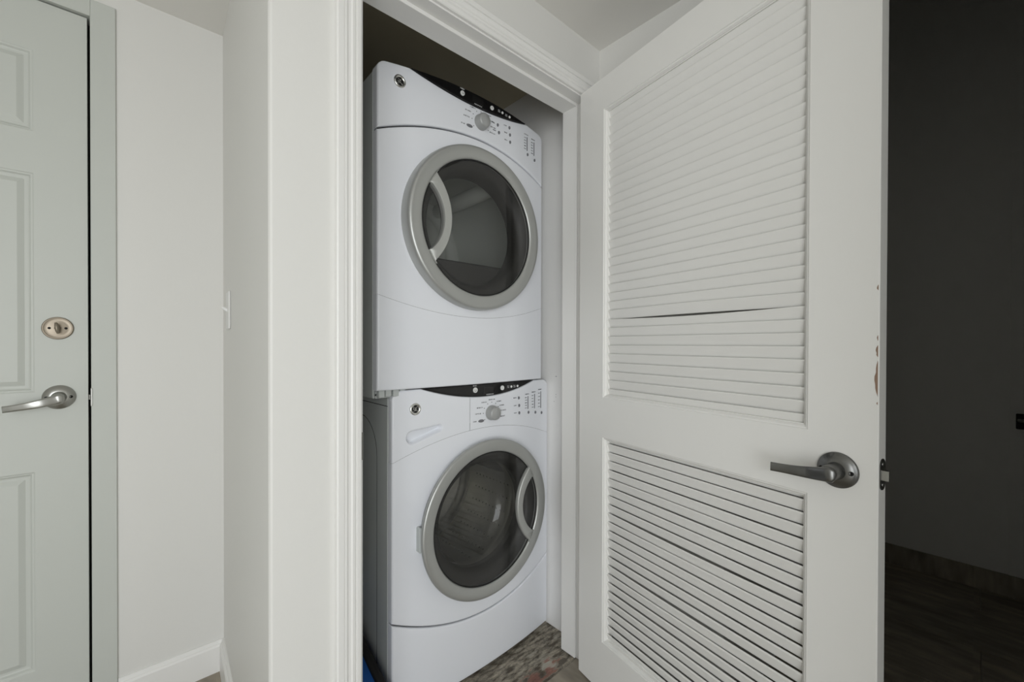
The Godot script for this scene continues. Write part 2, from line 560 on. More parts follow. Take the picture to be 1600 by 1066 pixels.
func make_dryer():
	bow = 0.022
	hw = 0.344
	var dy := 1.0
	var yd := 1.538 - dy
	var root := base("dryer", Vector3(0.870, dy, -1.145))
	tag(root, "white front-loading clothes dryer stacked on top, silver round door with left-hand handle", "dryer")
	var top := func(u: float) -> float:
		var y := 2.001 - 0.0215 * pow(u / 0.33, 2.0) - dy
		var o: float = absf(u) - (hw - 0.024)
		if o > 0:
			y -= 0.024 - sqrt(maxf(0.0, 0.024 * 0.024 - o * o))
		return y
	var lens_lo := func(u: float) -> float: return 1.9575 + 0.0305 * pow(u / 0.241, 2.0) - dy
	var shoulder := func(u: float) -> float: return minf(top.call(u), lens_lo.call(u))
	var seam := func(u: float) -> float: return 1.851 - 0.074 * pow(u / 0.345, 2.0) - dy
	var seam_hi := func(u: float) -> float: return seam.call(u) + 0.0026
	var seam_lo := func(u: float) -> float: return seam.call(u) - 0.0026
	var skirt := func(u: float) -> float: return 1.2395 + 0.056 * pow(u / 0.344, 2.0) - dy
	var skirt_hi := func(u: float) -> float: return skirt.call(u) + 0.0003
	var skirt_lo := func(u: float) -> float: return skirt.call(u) - 0.0003
	var bottom := func(_u: float) -> float: return 1.012 - dy
	var c = cabinet_shell(root, 0.987 - dy, 1.956 - dy, -0.05, -0.76, 0.345)
	var bk := MB.new()
	for x in [[-0.337, -0.25], [0.25, 0.337]]:
		bk.box(Vector3(x[0], 1.0 - dy, -0.056), Vector3(x[1], 1.94 - dy, -0.05))
	bk.box(Vector3(-0.25, 1.0 - dy, -0.056), Vector3(0.25, 1.28 - dy, -0.05))
	bk.box(Vector3(-0.25, 1.78 - dy, -0.056), Vector3(0.25, 1.94 - dy, -0.05))
	obj("bulkhead", bk, M.cabinet, c)
	var lp := MB.new()
	for k in 4:
		lp.box(Vector3(-0.335 + k * 0.023, 0.990 - dy + 0.002 * (k % 2), -0.048), Vector3(-0.335 + k * 0.023 + 0.019, 1.013 - dy, -0.030 - 0.003 * (k % 2)), 0.002)
	obj("base_flange", lp, M.cabinet, c)
	var con := MB.new()
	panel(con, -hw, hw, seam_hi, shoulder, "lrbt", 0.035, 0.006, 90, 8, [-0.241, 0.241])
	obj("control_console", con, M.enamel, root)
	var fr := MB.new()
	panel_hole(fr, skirt_hi, seam_lo, yd, 0.25, 0.035, 0.006, "t")
	obj("front_panel", fr, M.enamel, root)
	var sk := MB.new()
	panel(sk, -hw, hw, bottom, skirt_lo, "lrb", 0.035, 0.006, 40, 10)
	obj("skirt_panel", sk, M.enamel, root)
	var gap := MB.new()
	panel(gap, -hw + 0.004, hw - 0.004, func(u): return skirt.call(u) - 0.02, func(u): return skirt.call(u) + 0.02, "", 0.01, 0.002, 24, 1, [], null, -0.008)
	obj("seam_backing", gap, M.rubber, root)
	gap = MB.new()
	panel(gap, -hw + 0.004, hw - 0.004, func(u): return seam.call(u) - 0.02, func(u): return seam.call(u) + 0.02, "", 0.01, 0.002, 24, 1, [], null, -0.012)
	obj("seam_backing", gap, M.rubber, root)
	var ln := MB.new()
	panel(ln, -0.2395, 0.2395, func(u): return lens_lo.call(u) + 0.0008, top, "bt", 0.034, 0.003, 60, 4)
	var lens := obj("display_lens", ln, M.black, root)
	var rng := RandomNumberGenerator.new()
	rng.seed = 4
	display(lens, -0.059, 1.981 - dy, 0.079, 1.9805 - dy, [[0.111, 1.9822 - dy], [0.147, 1.9805 - dy]], 0.006, 1.9655 - dy, 0.0065, rng)
	controls(root, 0.017, 1.9105 - dy, rng, [[0.094, 1.930 - dy], [0.1, 1.905 - dy], [0.152, 1.941 - dy], [0.155, 1.916 - dy], [0.156, 1.890 - dy], [0.252, 1.876 - dy], [0.294, 1.868 - dy]], [[0.250, 1.942 - dy, 1.890 - dy], [0.291, 1.937 - dy, 1.885 - dy]], -0.030, 1.8835 - dy)
	emblem(root, -0.277, 1.935 - dy)
	machine_door(root, yd, -1.0, [Vector2(0.270, -0.03), Vector2(0.2735, -0.012), Vector2(0.2742, 0.004), Vector2(0.2735, 0.018), Vector2(0.2715, 0.026), Vector2(0.2685, 0.0305), Vector2(0.2645, 0.0328), Vector2(0.258, 0.0338), Vector2(0.232, 0.0315), Vector2(0.2275, 0.0295), Vector2(0.2252, 0.026), Vector2(0.2245, 0.021), Vector2(0.2245, 0.003)], 0.2245)
	# drum with a ribbed back, seen dimly through the glass
	var dr := MB.new()
	dr.lathe(Vector3(0, yd, 0), [Vector2(0.184, -0.05), Vector2(0.196, -0.056), Vector2(0.30, -0.07), Vector2(0.30, -0.54)], 72)
	obj("drum", dr, M.drum_grey, root)
	var db := MB.new()
	db.lathe(Vector3(0, yd, -0.54), [Vector2(0.30, 0.0), Vector2(0.285, 0.012), Vector2(0.262, 0.012), Vector2(0.252, 0.0), Vector2(0.232, 0.0), Vector2(0.224, 0.010), Vector2(0.206, 0.010), Vector2(0.198, 0.0), Vector2(0.12, -0.004), Vector2(0.0, -0.004)], 72)
	obj("drum_back", db, M.drum_grey, root)
	for k in 3:
		var bf := MB.new()
		var a := 0.9 + TAU / 3 * k
		var cc := Vector3(cos(a), sin(a), 0) * 0.285 + Vector3(0, yd, 0)
		bf.sweep([cc + Vector3(0, 0, -0.08), cc + Vector3(0, 0, -0.3), cc + Vector3(0, 0, -0.53)], [Vector2(0.03, 0.03), Vector2(0.034, 0.034), Vector2(0.03, 0.03)], Vector3(0, 1, 0), 2.0, 16)
		obj("baffle", bf, M.drum_grey, root)
	var lint := MB.new()
	lint.box(Vector3(-0.19, 1.33 - dy, -0.16), Vector3(0.19, 1.436 - dy, -0.052), 0.006)
	for k in 11:
		lint.box(Vector3(-0.12 + k * 0.022, 1.4362 - dy, -0.13), Vector3(-0.108 + k * 0.022, 1.4372 - dy, -0.07))
	obj("lint_filter", lint, M.liner, root)

func display(lens: Node3D, su: float, sy: float, bu: float, by: float, small: Array, tu: float, ty: float, r: float, rng: RandomNumberGenerator):
	var pw := MB.new()
	disc_on(pw, su, sy, r * 1.25, 0.003)
	var b := obj("power_button", pw, M.button_white, lens)
	var ic := MB.new()
	stroke_arc(ic, Vector3(su, sy, sz(su) + 0.0031), r * 0.5, 2.1, 7.3, 0.0006)
	obj("power_mark", ic, M.print, b)
	var pt := MB.new()
	print_on(pt, su, sy + 0.0148, 0.018, 0.0042, rng)
	obj("button_print", pt, M.print_white, lens)
	var stb := MB.new()
	disc_on(stb, bu - 0.012, by - 0.001, r * 1.15, 0.003)
	var s2 := obj("start_button", stb, M.button_white, lens)
	var ic2 := MB.new()
	stroke_arc(ic2, Vector3(bu - 0.012, by - 0.001, sz(bu) + 0.0031), r * 0.42, 0.0, 6.0, 0.0006)
	obj("start_mark", ic2, M.print, s2)
	for q in small:
		var sb := MB.new()
		disc_on(sb, q[0] + 0.006, q[1], 0.0045, 0.002)
		obj("option_button", sb, M.button_white, lens)
		var p2 := MB.new()
		print_on(p2, q[0] - 0.009, q[1] + 0.0028, 0.012, 0.0032, rng)
		print_on(p2, q[0] - 0.009, q[1] - 0.0022, 0.012, 0.0032, rng)
		obj("button_print", p2, M.print_white, lens)
	var tp := MB.new()
	print_on(tp, tu, ty, 0.032, 0.0037, rng)
	obj("display_print", tp, M.print_white, lens)
	var sc := MB.new()
	panel(sc, tu - 0.026, tu + 0.022, func(_u): return ty + 0.0055, func(_u): return ty + 0.026, "lrbt", 0.001, 0.0008, 6, 2, [], null, 0.0008)
	obj("display_screen", sc, M.screen, lens)

func controls(root: Node3D, ku: float, ky: float, rng: RandomNumberGenerator, buttons: Array, sliders: Array, ou: float, oy: float):
	var kb := MB.new()
	kb.lathe(Vector3(ku, ky, sz(ku)), [Vector2(0.0265, -0.002), Vector2(0.0265, 0.004), Vector2(0.0250, 0.006), Vector2(0.0242, 0.022), Vector2(0.0225, 0.0265), Vector2(0.0195, 0.0285), Vector2(0.0, 0.0292)], 56)
	var knob := obj("dial", kb, M.knob, root)
	var kc := MB.new()
	kc.box(Vector3(ku - 0.0012, ky + 0.006, sz(ku) + 0.0284), Vector3(ku + 0.0012, ky + 0.018, sz(ku) + 0.0295), 0.0004)
	obj("dial_pointer", kc, M.knob, knob)
	var spots := [[215.0, 0.028], [178.0, 0.034], [150.0, 0.034], [118.0, 0.03], [88.0, 0.036], [58.0, 0.03], [30.0, 0.03], [4.0, 0.032], [-24.0, 0.032]]
	for s in spots:
		var a := deg_to_rad(s[0])
		var dots := MB.new()
		var u := ku + cos(a) * 0.037
		var y := ky + sin(a) * 0.037
		disc_on(dots, u, y, 0.0016, 0.0005)
		obj("cycle_mark", dots, M.print, root)
		var pr := MB.new()
		var w: float = s[1] * 0.8
		var du := cos(a) * 0.044 + signf(cos(a)) * w * 0.5 * (1.0 if absf(cos(a)) > 0.2 else 0.0)
		print_on(pr, ku + du, ky + sin(a) * 0.0445 + (0.002 if absf(cos(a)) < 0.2 else 0.0), w, 0.0042, rng)
		obj("cycle_print", pr, M.print, root)
	var ov := MB.new()
	disc_on(ov, ou, oy, 0.0125, 0.002, 1.0, 0.42)
	obj("badge", ov, M.button_grey, root)
	var op := MB.new()
	print_on(op, ou - 0.026, oy, 0.016, 0.0037, rng)
	obj("badge_print", op, M.print, root)
	for b in buttons:
		var bm := MB.new()
		disc_on(bm, b[0], b[1], 0.0058, 0.0028, 0.72, 1.0)
		obj("selector_button", bm, M.button_grey, root)
		if b[0] < 0.2:
			var bp := MB.new()
			print_on(bp, b[0] - 0.020, b[1] + 0.0016, 0.016, 0.0037, rng)
			obj("selector_print", bp, M.print, root)
	for s in sliders:
		var sm := MB.new()
		var z := sz(s[0])
		sm.box(Vector3(s[0] - 0.0017, s[2], z - 0.002), Vector3(s[0] + 0.0017, s[1], z + 0.0005))
		obj("scale_bar", sm, M.print, root)
		var tm := MB.new()
		for k in 5:
			print_on(tm, s[0] - 0.012, lerpf(s[2], s[1], (k + 0.5) / 5.0), 0.010, 0.0032, rng)
		print_on(tm, s[0] - 0.006, s[1] + 0.008, 0.022, 0.0037, rng)
		obj("scale_print", tm, M.print, root)

func make_washer():
	bow = 0.025
	hw = 0.342
	var yd := 0.547
	var root := base("washing_machine", Vector3(0.920, 0.0, -1.153))
	tag(root, "white front-loading washing machine under the dryer, detergent drawer grip and right-hand door handle", "washing machine")
	var top := func(u: float) -> float:
		var y := 1.0105 - 0.004 * pow(u / 0.33, 2.0)
		var o: float = absf(u) - (hw - 0.03)
		if o > 0:
			y -= 0.03 - sqrt(maxf(0.0, 0.03 * 0.03 - o * o))
		return y
	var lens_lo := func(u: float) -> float: return 0.9665 + 0.041 * pow(u / 0.246, 2.0)
	var shoulder := func(u: float) -> float: return minf(top.call(u), lens_lo.call(u))
	var seam := func(u: float) -> float: return 0.858 - 0.074 * pow(u / 0.35, 2.0)
	var seam_hi := func(u: float) -> float: return seam.call(u) + 0.0003
	var seam_lo := func(u: float) -> float: return seam.call(u) - 0.0003
	var kick := func(u: float) -> float: return 0.2085 + 0.088 * pow(u / 0.342, 2.0)
	var kick_hi := func(u: float) -> float: return kick.call(u) + 0.003
	var kick_lo := func(u: float) -> float: return kick.call(u) - 0.002
	var bottom := func(_u: float) -> float: return 0.012
	var c = cabinet_shell(root, 0.012, 0.985, -0.052, -0.76, 0.343)
	var bk := MB.new()
	for x in [[-0.335, -0.25], [0.25, 0.335]]:
		bk.box(Vector3(x[0], 0.02, -0.058), Vector3(x[1], 0.97, -0.052))
	bk.box(Vector3(-0.25, 0.02, -0.058), Vector3(0.25, 0.30, -0.052))
	bk.box(Vector3(-0.25, 0.80, -0.058), Vector3(0.25, 0.97, -0.052))
	obj("bulkhead", bk, M.cabinet, c)
	# pressed groove on the left side sheet: a seam under the top and a long rounded panel line
	var gr := MB.new()
	gr.box(Vector3(-0.3436, 0.9575, -0.75), Vector3(-0.3428, 0.9595, -0.053))
	obj("top_seam", gr, M.hole, c)
	var pg := MB.new()
	var path := [Vector3(-0.3428, 0.03, -0.128), Vector3(-0.3428, 0.76, -0.128)]
	for k in 9:
		var a := PI / 2 * k / 8.0
		path.append(Vector3(-0.3428, 0.79 + 0.12 * sin(a), -0.128 - 0.12 * (1 - cos(a))))
	path.append(Vector3(-0.3428, 0.912, -0.6))
	var half := []
	for q in path:
		half.append(Vector2(0.0014, 0.0008))
	pg.sweep(path, half, Vector3(1, 0, 0), 2.0, 6)
	obj("side_groove", pg, M.hole, c)
	var dep := func(u: float, y: float) -> float:
		# tear-shaped grip pressed into the drawer front
		var a := Vector2(-0.276, 0.8605)
		var b := Vector2(-0.187, 0.8795)
		var p := Vector2(u, y)
		var t := clampf((p - a).dot(b - a) / (b - a).length_squared(), 0, 1)
		var d := p.distance_to(a.lerp(b, t)) - lerpf(0.0195, 0.0095, t)
		var s := clampf(0.5 - d / 0.008, 0, 1)
		var low := clampf(0.5 - (y - a.lerp(b, t).y) / (2.0 * lerpf(0.0195, 0.0095, t)), 0, 1)
		return -0.028 * s * s * (3 - 2 * s) * (0.25 + 0.75 * low)
	var dw := MB.new()
	var extra := []
	for k in 75:
		extra.append(-0.305 + k * 0.0019)
	panel(dw, -hw, -0.0706, seam_hi, shoulder, "lt", 0.022, 0.006, 30, 90, extra, dep)
	obj("detergent_drawer", dw, M.enamel, root)
	var cp := MB.new()
	panel(cp, -0.0694, hw, seam_hi, shoulder, "rt", 0.022, 0.006, 70, 10, [0.246])
	obj("control_console", cp, M.enamel, root)
	var fr := MB.new()
	panel_hole(fr, kick_hi, seam_lo, yd, 0.25, 0.035, 0.006, "b")
	obj("front_panel", fr, M.enamel, root)
	var kp := MB.new()
	panel(kp, -hw, hw, bottom, kick_lo, "lrtb", 0.035, 0.006, 50, 12)
	obj("kick_panel", kp, M.enamel, root)
	var gap := MB.new()
	panel(gap, -hw + 0.004, hw - 0.004, func(u): return seam.call(u) - 0.02, func(u): return seam.call(u) + 0.02, "", 0.01, 0.002, 24, 1, [], null, -0.02)
	obj("seam_backing", gap, M.rubber, root)
	gap = MB.new()
	panel(gap, -hw + 0.004, hw - 0.004, func(u): return kick.call(u) - 0.02, func(u): return kick.call(u) + 0.02, "", 0.01, 0.002, 24, 1, [], null, -0.012)
	obj("seam_backing", gap, M.rubber, root)
	gap = MB.new()
	panel(gap, -0.075, -0.065, func(_u): return 0.83, func(_u): return 0.97, "", 0.01, 0.002, 2, 1, [], null, -0.012)
	obj("seam_backing", gap, M.rubber, root)
	var ln := MB.new()
	panel(ln, -0.2445, 0.2445, func(u): return lens_lo.call(u) + 0.0008, top, "bt", 0.034, 0.003, 60, 4)
	var lens := obj("display_lens", ln, M.black, root)
	var rng := RandomNumberGenerator.new()
	rng.seed = 9
	display(lens, -0.048, 0.9915, 0.087, 0.992, [[0.115, 0.9925], [0.148, 0.9925]], 0.017, 0.9725, 0.0075, rng)
	controls(root, 0.024, 0.9065, rng, [[0.161, 0.947], [0.163, 0.918], [0.164, 0.890], [0.217, 0.886], [0.259, 0.881], [0.299, 0.875]], [[0.2145, 0.949, 0.899], [0.2545, 0.954, 0.897], [0.2945, 0.961, 0.894]], -0.022, 0.8825)
	emblem(root, -0.269, 0.947)
	machine_door(root, yd, 1.0, [Vector2(0.250, -0.03), Vector2(0.252, 0.006), Vector2(0.262, 0.012), Vector2(0.2695, 0.019), Vector2(0.2715, 0.025), Vector2(0.2705, 0.0295), Vector2(0.267, 0.0325), Vector2(0.261, 0.0338), Vector2(0.2345, 0.0315), Vector2(0.2305, 0.0295), Vector2(0.2285, 0.026), Vector2(0.2278, 0.021), Vector2(0.2278, 0.003)], 0.2278)
	var tab := MB.new()
	tab.box(Vector3(-0.2655, 0.500, -0.03), Vector3(-0.2555, 0.579, 0.006), 0.003)
	obj("hinge_cover", tab, M.cabinet, root)
	var dr := MB.new()
	dr.lathe(Vector3(0, yd, 0), [Vector2(0.184, -0.05), Vector2(0.19, -0.075), Vector2(0.19, -0.09), Vector2(0.27, -0.10), Vector2(0.27, -0.46)], 72)
	obj("drum", dr, M.steel, root)
	var db := MB.new()
	db.lathe(Vector3(0, yd, -0.46), [Vector2(0.27, 0.0), Vector2(0.24, 0.02), Vector2(0.19, 0.02), Vector2(0.17, 0.0), Vector2(0.08, 0.0), Vector2(0.06, 0.02), Vector2(0.0, 0.02)], 72)
	obj("drum_back", db, M.steel, root)
	# rows of drum perforations on the lit part of the shell
	var holes := MB.new()
	for i in 30:
		for j in 12:
			var a := TAU * i / 30.0
			var p := Vector3(cos(a) * 0.2692, yd + sin(a) * 0.2692, -0.14 - j * 0.024)
			holes.xf = Transform3D(Basis(Vector3(-sin(a), cos(a), 0), Vector3(0, 0, -1), Vector3(-cos(a), -sin(a), 0)), p)
			holes.lathe(Vector3.ZERO, [Vector2(0.004, 0.0002), Vector2(0, 0.0002)], 6)
	var ho := obj("perforations", holes, M.hole, root)
	ho.set_meta("kind", "stuff")
	for k in 3:
		var bf := MB.new()
		var a := 0.4 + TAU / 3 * k
		var cc := Vector3(cos(a), sin(a), 0) * 0.25 + Vector3(0, yd, 0)
		bf.sweep([cc + Vector3(0, 0, -0.11), cc + Vector3(0, 0, -0.25), cc + Vector3(0, 0, -0.44)], [Vector2(0.026, 0.026), Vector2(0.034, 0.034), Vector2(0.03, 0.03)], Vector3(0, 1, 0), 2.0, 16)
		obj("baffle", bf, M.liner, root)
	var bo := MB.new()
	bo.lathe(Vector3(0, yd, 0), [Vector2(0.184, -0.03), Vector2(0.176, -0.07), Vector2(0.155, -0.105), Vector2(0.12, -0.122), Vector2(0.06, -0.13), Vector2(0.0, -0.132)], 72)
	obj("glass_bowl", bo, M.bowl, root)
	for q in [[-0.3, -0.1], [0.3, -0.1], [-0.3, -0.7], [0.3, -0.7]]:
		var ft := MB.new()
		ft.box(Vector3(q[0] - 0.02, 0.0, q[1] - 0.02), Vector3(q[0] + 0.02, 0.013, q[1] + 0.02), 0.003)
		obj("foot", ft, M.rubber, root)

# ---------------------------------------------------------------- doors and hardware
func rosette(mb: MB, c: Vector3, r: float):
	mb.lathe(c, [Vector2(r, 0.0), Vector2(r, 0.003), Vector2(r * 0.97, 0.005), Vector2(r * 0.9, 0.0056), Vector2(r * 0.87, 0.0075), Vector2(r * 0.6, 0.0105), Vector2(r * 0.52, 0.0115), Vector2(0, 0.0115)], 56)

func lever_set(root: Node3D, c: Vector3, dir: float, drop: float, m: Material, length: float):
	# c on the door face, dir along the door's x, visible face towards +z
	var rs := MB.new()
	rosette(rs, c, 0.0345)
	var h := obj("lever_handle", rs, m, root)
	var nk := MB.new()
	nk.lathe(c, [Vector2(0.0165, 0.010), Vector2(0.0165, 0.013), Vector2(0.0158, 0.0145), Vector2(0.0150, 0.018), Vector2(0.0148, 0.042), Vector2(0.0135, 0.046), Vector2(0.010, 0.048), Vector2(0.0, 0.0485)], 40)
	obj("neck", nk, m, h)
	var lv := MB.new()
	var path := []
	var half := []
	var n := 16
	for k in n + 1:
		var t := float(k) / n
		var x := dir * (-0.008 + length * t)
		var z := 0.049 - 0.012 * sin(PI * t * 0.9) + 0.004 * t
		path.append(c + Vector3(x, -drop * t * 0.12 - 0.004 * sin(PI * t), z))
		half.append(Vector2(lerpf(0.0140, 0.0090, smoothstep(-0.1, 0.9, t)), lerpf(0.0085, 0.0040, smoothstep(0.0, 0.45, t))))
	path.push_front(path[0] + Vector3(-dir * 0.004, 0.0003, -0.0025))
	half.push_front(half[0] * Vector2(0.72, 0.55))
	lv.sweep(path, half, Vector3(0, 0, 1), 3.2, 24)
	obj("lever", lv, m, h)
	for s in [-1, 1]:
		var sc := MB.new()
		sc.lathe(c + Vector3(s * 0.0245, 0, 0.0092), [Vector2(0.0042, -0.003), Vector2(0.0042, 0.0012), Vector2(0.0032, 0.0014), Vector2(0.0028, 0.0004), Vector2(0.0, 0.0006)], 16)
		obj("screw", sc, M.hole, h)

func make_louvre_door():
	var phi := deg_to_rad(10.8)
	var W := 0.827
	var root := base("door_2", Vector3(1.160, 0, -0.930), -(PI / 2 + phi))
	tag(root, "white louvred closet door standing open beside the dryer, two slatted panels and lever handle", "door", "structure")
	var T := 0.035
	var s0 := 0.115
	var s1 := 0.712
	var fr := MB.new()
	var y0 := 0.006
	var y1 := 2.0205
	fr.box(Vector3(0, y0, -T), Vector3(s0, y1, 0))
	for q in [[y0, 0.172], [0.846, 0.976], [1.917, y1]]:
		fr.box(Vector3(s0, q[0], -T), Vector3(s1, q[1], 0))
	# the free stile with eased edges
	var e := 0.002
	var sec := [Vector2(s1, -T), Vector2(W - e, -T), Vector2(W, -T + e), Vector2(W, -e), Vector2(W - e, 0), Vector2(s1, 0)]
	for k in sec.size():
		var a: Vector2 = sec[k]
		var b: Vector2 = sec[(k + 1) % sec.size()]
		fr.quad(Vector3(a.x, y0, a.y), Vector3(a.x, y1, a.y), Vector3(b.x, y1, b.y), Vector3(b.x, y0, b.y))
	for y in [y0, y1]:
		for k in range(1, sec.size() - 1):
			fr.tri_from(Vector3(sec[0].x, y, sec[0].y), Vector3(sec[k].x, y, sec[k].y), Vector3(sec[k + 1].x, y, sec[k + 1].y), Vector3(0.77, 1.0, -0.017))
	obj("frame", fr, M.door, root)
	var prof := [Vector2(0, 0), Vector2(0.0015, -0.0022), Vector2(0.0045, -0.0028), Vector2(0.008, -0.0065), Vector2(0.0088, -0.0088), Vector2(0.0105, -0.0092), Vector2(0.0108, -T)]
	for q in [[0.172, 0.846], [0.976, 1.917]]:
		var mo := MB.new()
		mo.rect_loft(s0, q[0], s1, q[1], prof)
		obj("moulding", mo, M.door, root)
	# slats: near edge high, far edge low, so that one looks through only from above
	var pitch := 0.0284
	var x0 := s0 + 0.0095
	var x1 := s1 - 0.0095
	var rng := RandomNumberGenerator.new()
	rng.seed = 21
	var count := 0
	for q in [[0.1745, 24], [0.9785, 33]]:
		for k in q[1]:
			var y: float = q[0] + pitch * (k + 0.5) + 0.0125
			var sag := 0.0
			var lift := rng.randf_range(-0.0006, 0.0006)
			if q[1] == 33 and k == 8:
				sag = -0.0052
			if q[1] == 33 and k == 9:
				sag = 0.0022
			if q[1] == 24 and k in [8, 14]:
				sag = -0.0034
			if q[1] == 24 and k in [3, 11, 18]:
				sag = 0.0012
			var mb := MB.new()
			slat(mb, x0, x1, sag, rng.randf_range(-0.02, 0.02), 0.0314 if q[1] == 33 else 0.0297)
			var o := obj("slat", mb, M.door, root)
			o.position = Vector3(0, y + lift, -0.0135)
			count += 1
	# handle, latch and the paint knocked off the free edge
	lever_set(root, Vector3(0.765, 0.907, 0), -1.0, 0.085, M.dark_nickel, 0.108)
	var lp := MB.new()
	lp.xf = Transform3D(Basis(Vector3(0, 0, -1), Vector3(0, 1, 0), Vector3(1, 0, 0)), Vector3(W, 0.912, -T / 2))
	var pl := PackedVector2Array()
	for k in 32:
		var a := TAU * k / 32
		pl.append(Vector2(cos(a) * 0.0125, sin(a) * 0.0125 + (0.0165 if sin(a) >= 0 else -0.0165)))
	lp.prism(pl, -0.001, 0.0012, 0.0004)
	var plate := obj("latch_plate", lp, M.dark_nickel, root)
	var bt := MB.new()
	var bz := -T / 2
	var bp := [Vector2(W, bz + 0.009), Vector2(W, bz - 0.009), Vector2(W + 0.0125, bz + 0.004), Vector2(W + 0.0125, bz + 0.009)]
	bt.g(-1)
	var mid := Vector3(W + 0.005, 0.912, bz + 0.003)
	for k in 4:
		var a: Vector2 = bp[k]
		var b: Vector2 = bp[(k + 1) % 4]
		bt.quad_from(Vector3(a.x, 0.903, a.y), Vector3(b.x, 0.903, b.y), Vector3(b.x, 0.921, b.y), Vector3(a.x, 0.921, a.y), mid)
	for y in [0.903, 0.921]:
		bt.quad_from(Vector3(bp[0].x, y, bp[0].y), Vector3(bp[1].x, y, bp[1].y), Vector3(bp[2].x, y, bp[2].y), Vector3(bp[3].x, y, bp[3].y), mid)
	obj("latch_bolt", bt, M.nickel, plate)
	for s in [-1, 1]:
		var sc := MB.new()
		sc.xf = lp.xf
		sc.lathe(Vector3(0, s * 0.019, 0.0012), [Vector2(0.0038, -0.001), Vector2(0.0036, 0.0006), Vector2(0.0, 0.0008)], 14)
		obj("screw", sc, M.nickel, plate)
	for q in [[1.122, 1.056, 0.0055], [1.168, 1.158, 0.002], [1.150, 1.128, 0.0035], [1.260, 1.250, 0.0025], [1.046, 1.041, 0.002]]:
		var ch := MB.new()
		var pts := PackedVector2Array()
		var nn := 9
		for k in nn + 1:
			pts.append(Vector2(W - 0.0018, lerpf(q[1], q[0], float(k) / nn)))
		for k in range(nn - 1, 0, -1):
			pts.append(Vector2(W - 0.0018 - q[2] * sqrt(sin(PI * k / nn)) * rng.randf_range(0.5, 1.0), lerpf(q[1], q[0], float(k) / nn)))
		ch.prism(pts, -0.0006, 0.0003)
		obj("paint_chip", ch, M.wood, root).set_meta("label", "bare wood where the paint is chipped off")
	for y in [0.25, 1.05, 1.80]:
		var hg := MB.new()
		hg.xf = Transform3D(Basis(Vector3(1, 0, 0), Vector3(0, 0, -1), Vector3(0, 1, 0)), Vector3(-0.007, y, -T - 0.001))
		hg.lathe(Vector3.ZERO, [Vector2(0.0, -0.046), Vector2(0.0055, -0.045), Vector2(0.0055, 0.045), Vector2(0.0, 0.046)], 20)
		obj("hinge_knuckle", hg, M.nickel, root)

func slat(mb: MB, x0: float, x1: float, sag: float, tilt: float, c: float):
	var al := deg_to_rad(20.0) + tilt
	var t := 0.0048
	var d := Vector2(-sin(al), -cos(al))      # (z, y) from the near top edge down and away
	var nrm := Vector2(cos(al), -sin(al))     # visible face
	var sec := []
	sec.append(d * 0.0016 + nrm * t * 0.5)
	sec.append(d * (c - 0.001) + nrm * t * 0.5)
	sec.append(d * c)
	sec.append(d * (c - 0.001) - nrm * t * 0.5)
	sec.append(d * 0.0016 - nrm * t * 0.5)
	sec.append(d * 0.0004 - nrm * t * 0.28)
	sec.append(d * 0.0004 + nrm * t * 0.28)
	mb.g(-1)
	var n := 1 if sag == 0.0 else 10
	for i in n:
		var a := lerpf(x0, x1, float(i) / n)
		var b := lerpf(x0, x1, float(i + 1) / n)
		var ya := sag * sin(PI * i / n)
		var yb := sag * sin(PI * (i + 1) / n)
		var mid := Vector3((a + b) / 2, (ya + yb) / 2 + d.y * c / 2, d.x * c / 2)
		for k in sec.size():
			var p: Vector2 = sec[k]
			var q: Vector2 = sec[(k + 1) % sec.size()]
			mb.quad_from(Vector3(a, ya + p.y, p.x), Vector3(b, yb + p.y, p.x), Vector3(b, yb + q.y, q.x), Vector3(a, ya + q.y, q.x), mid)

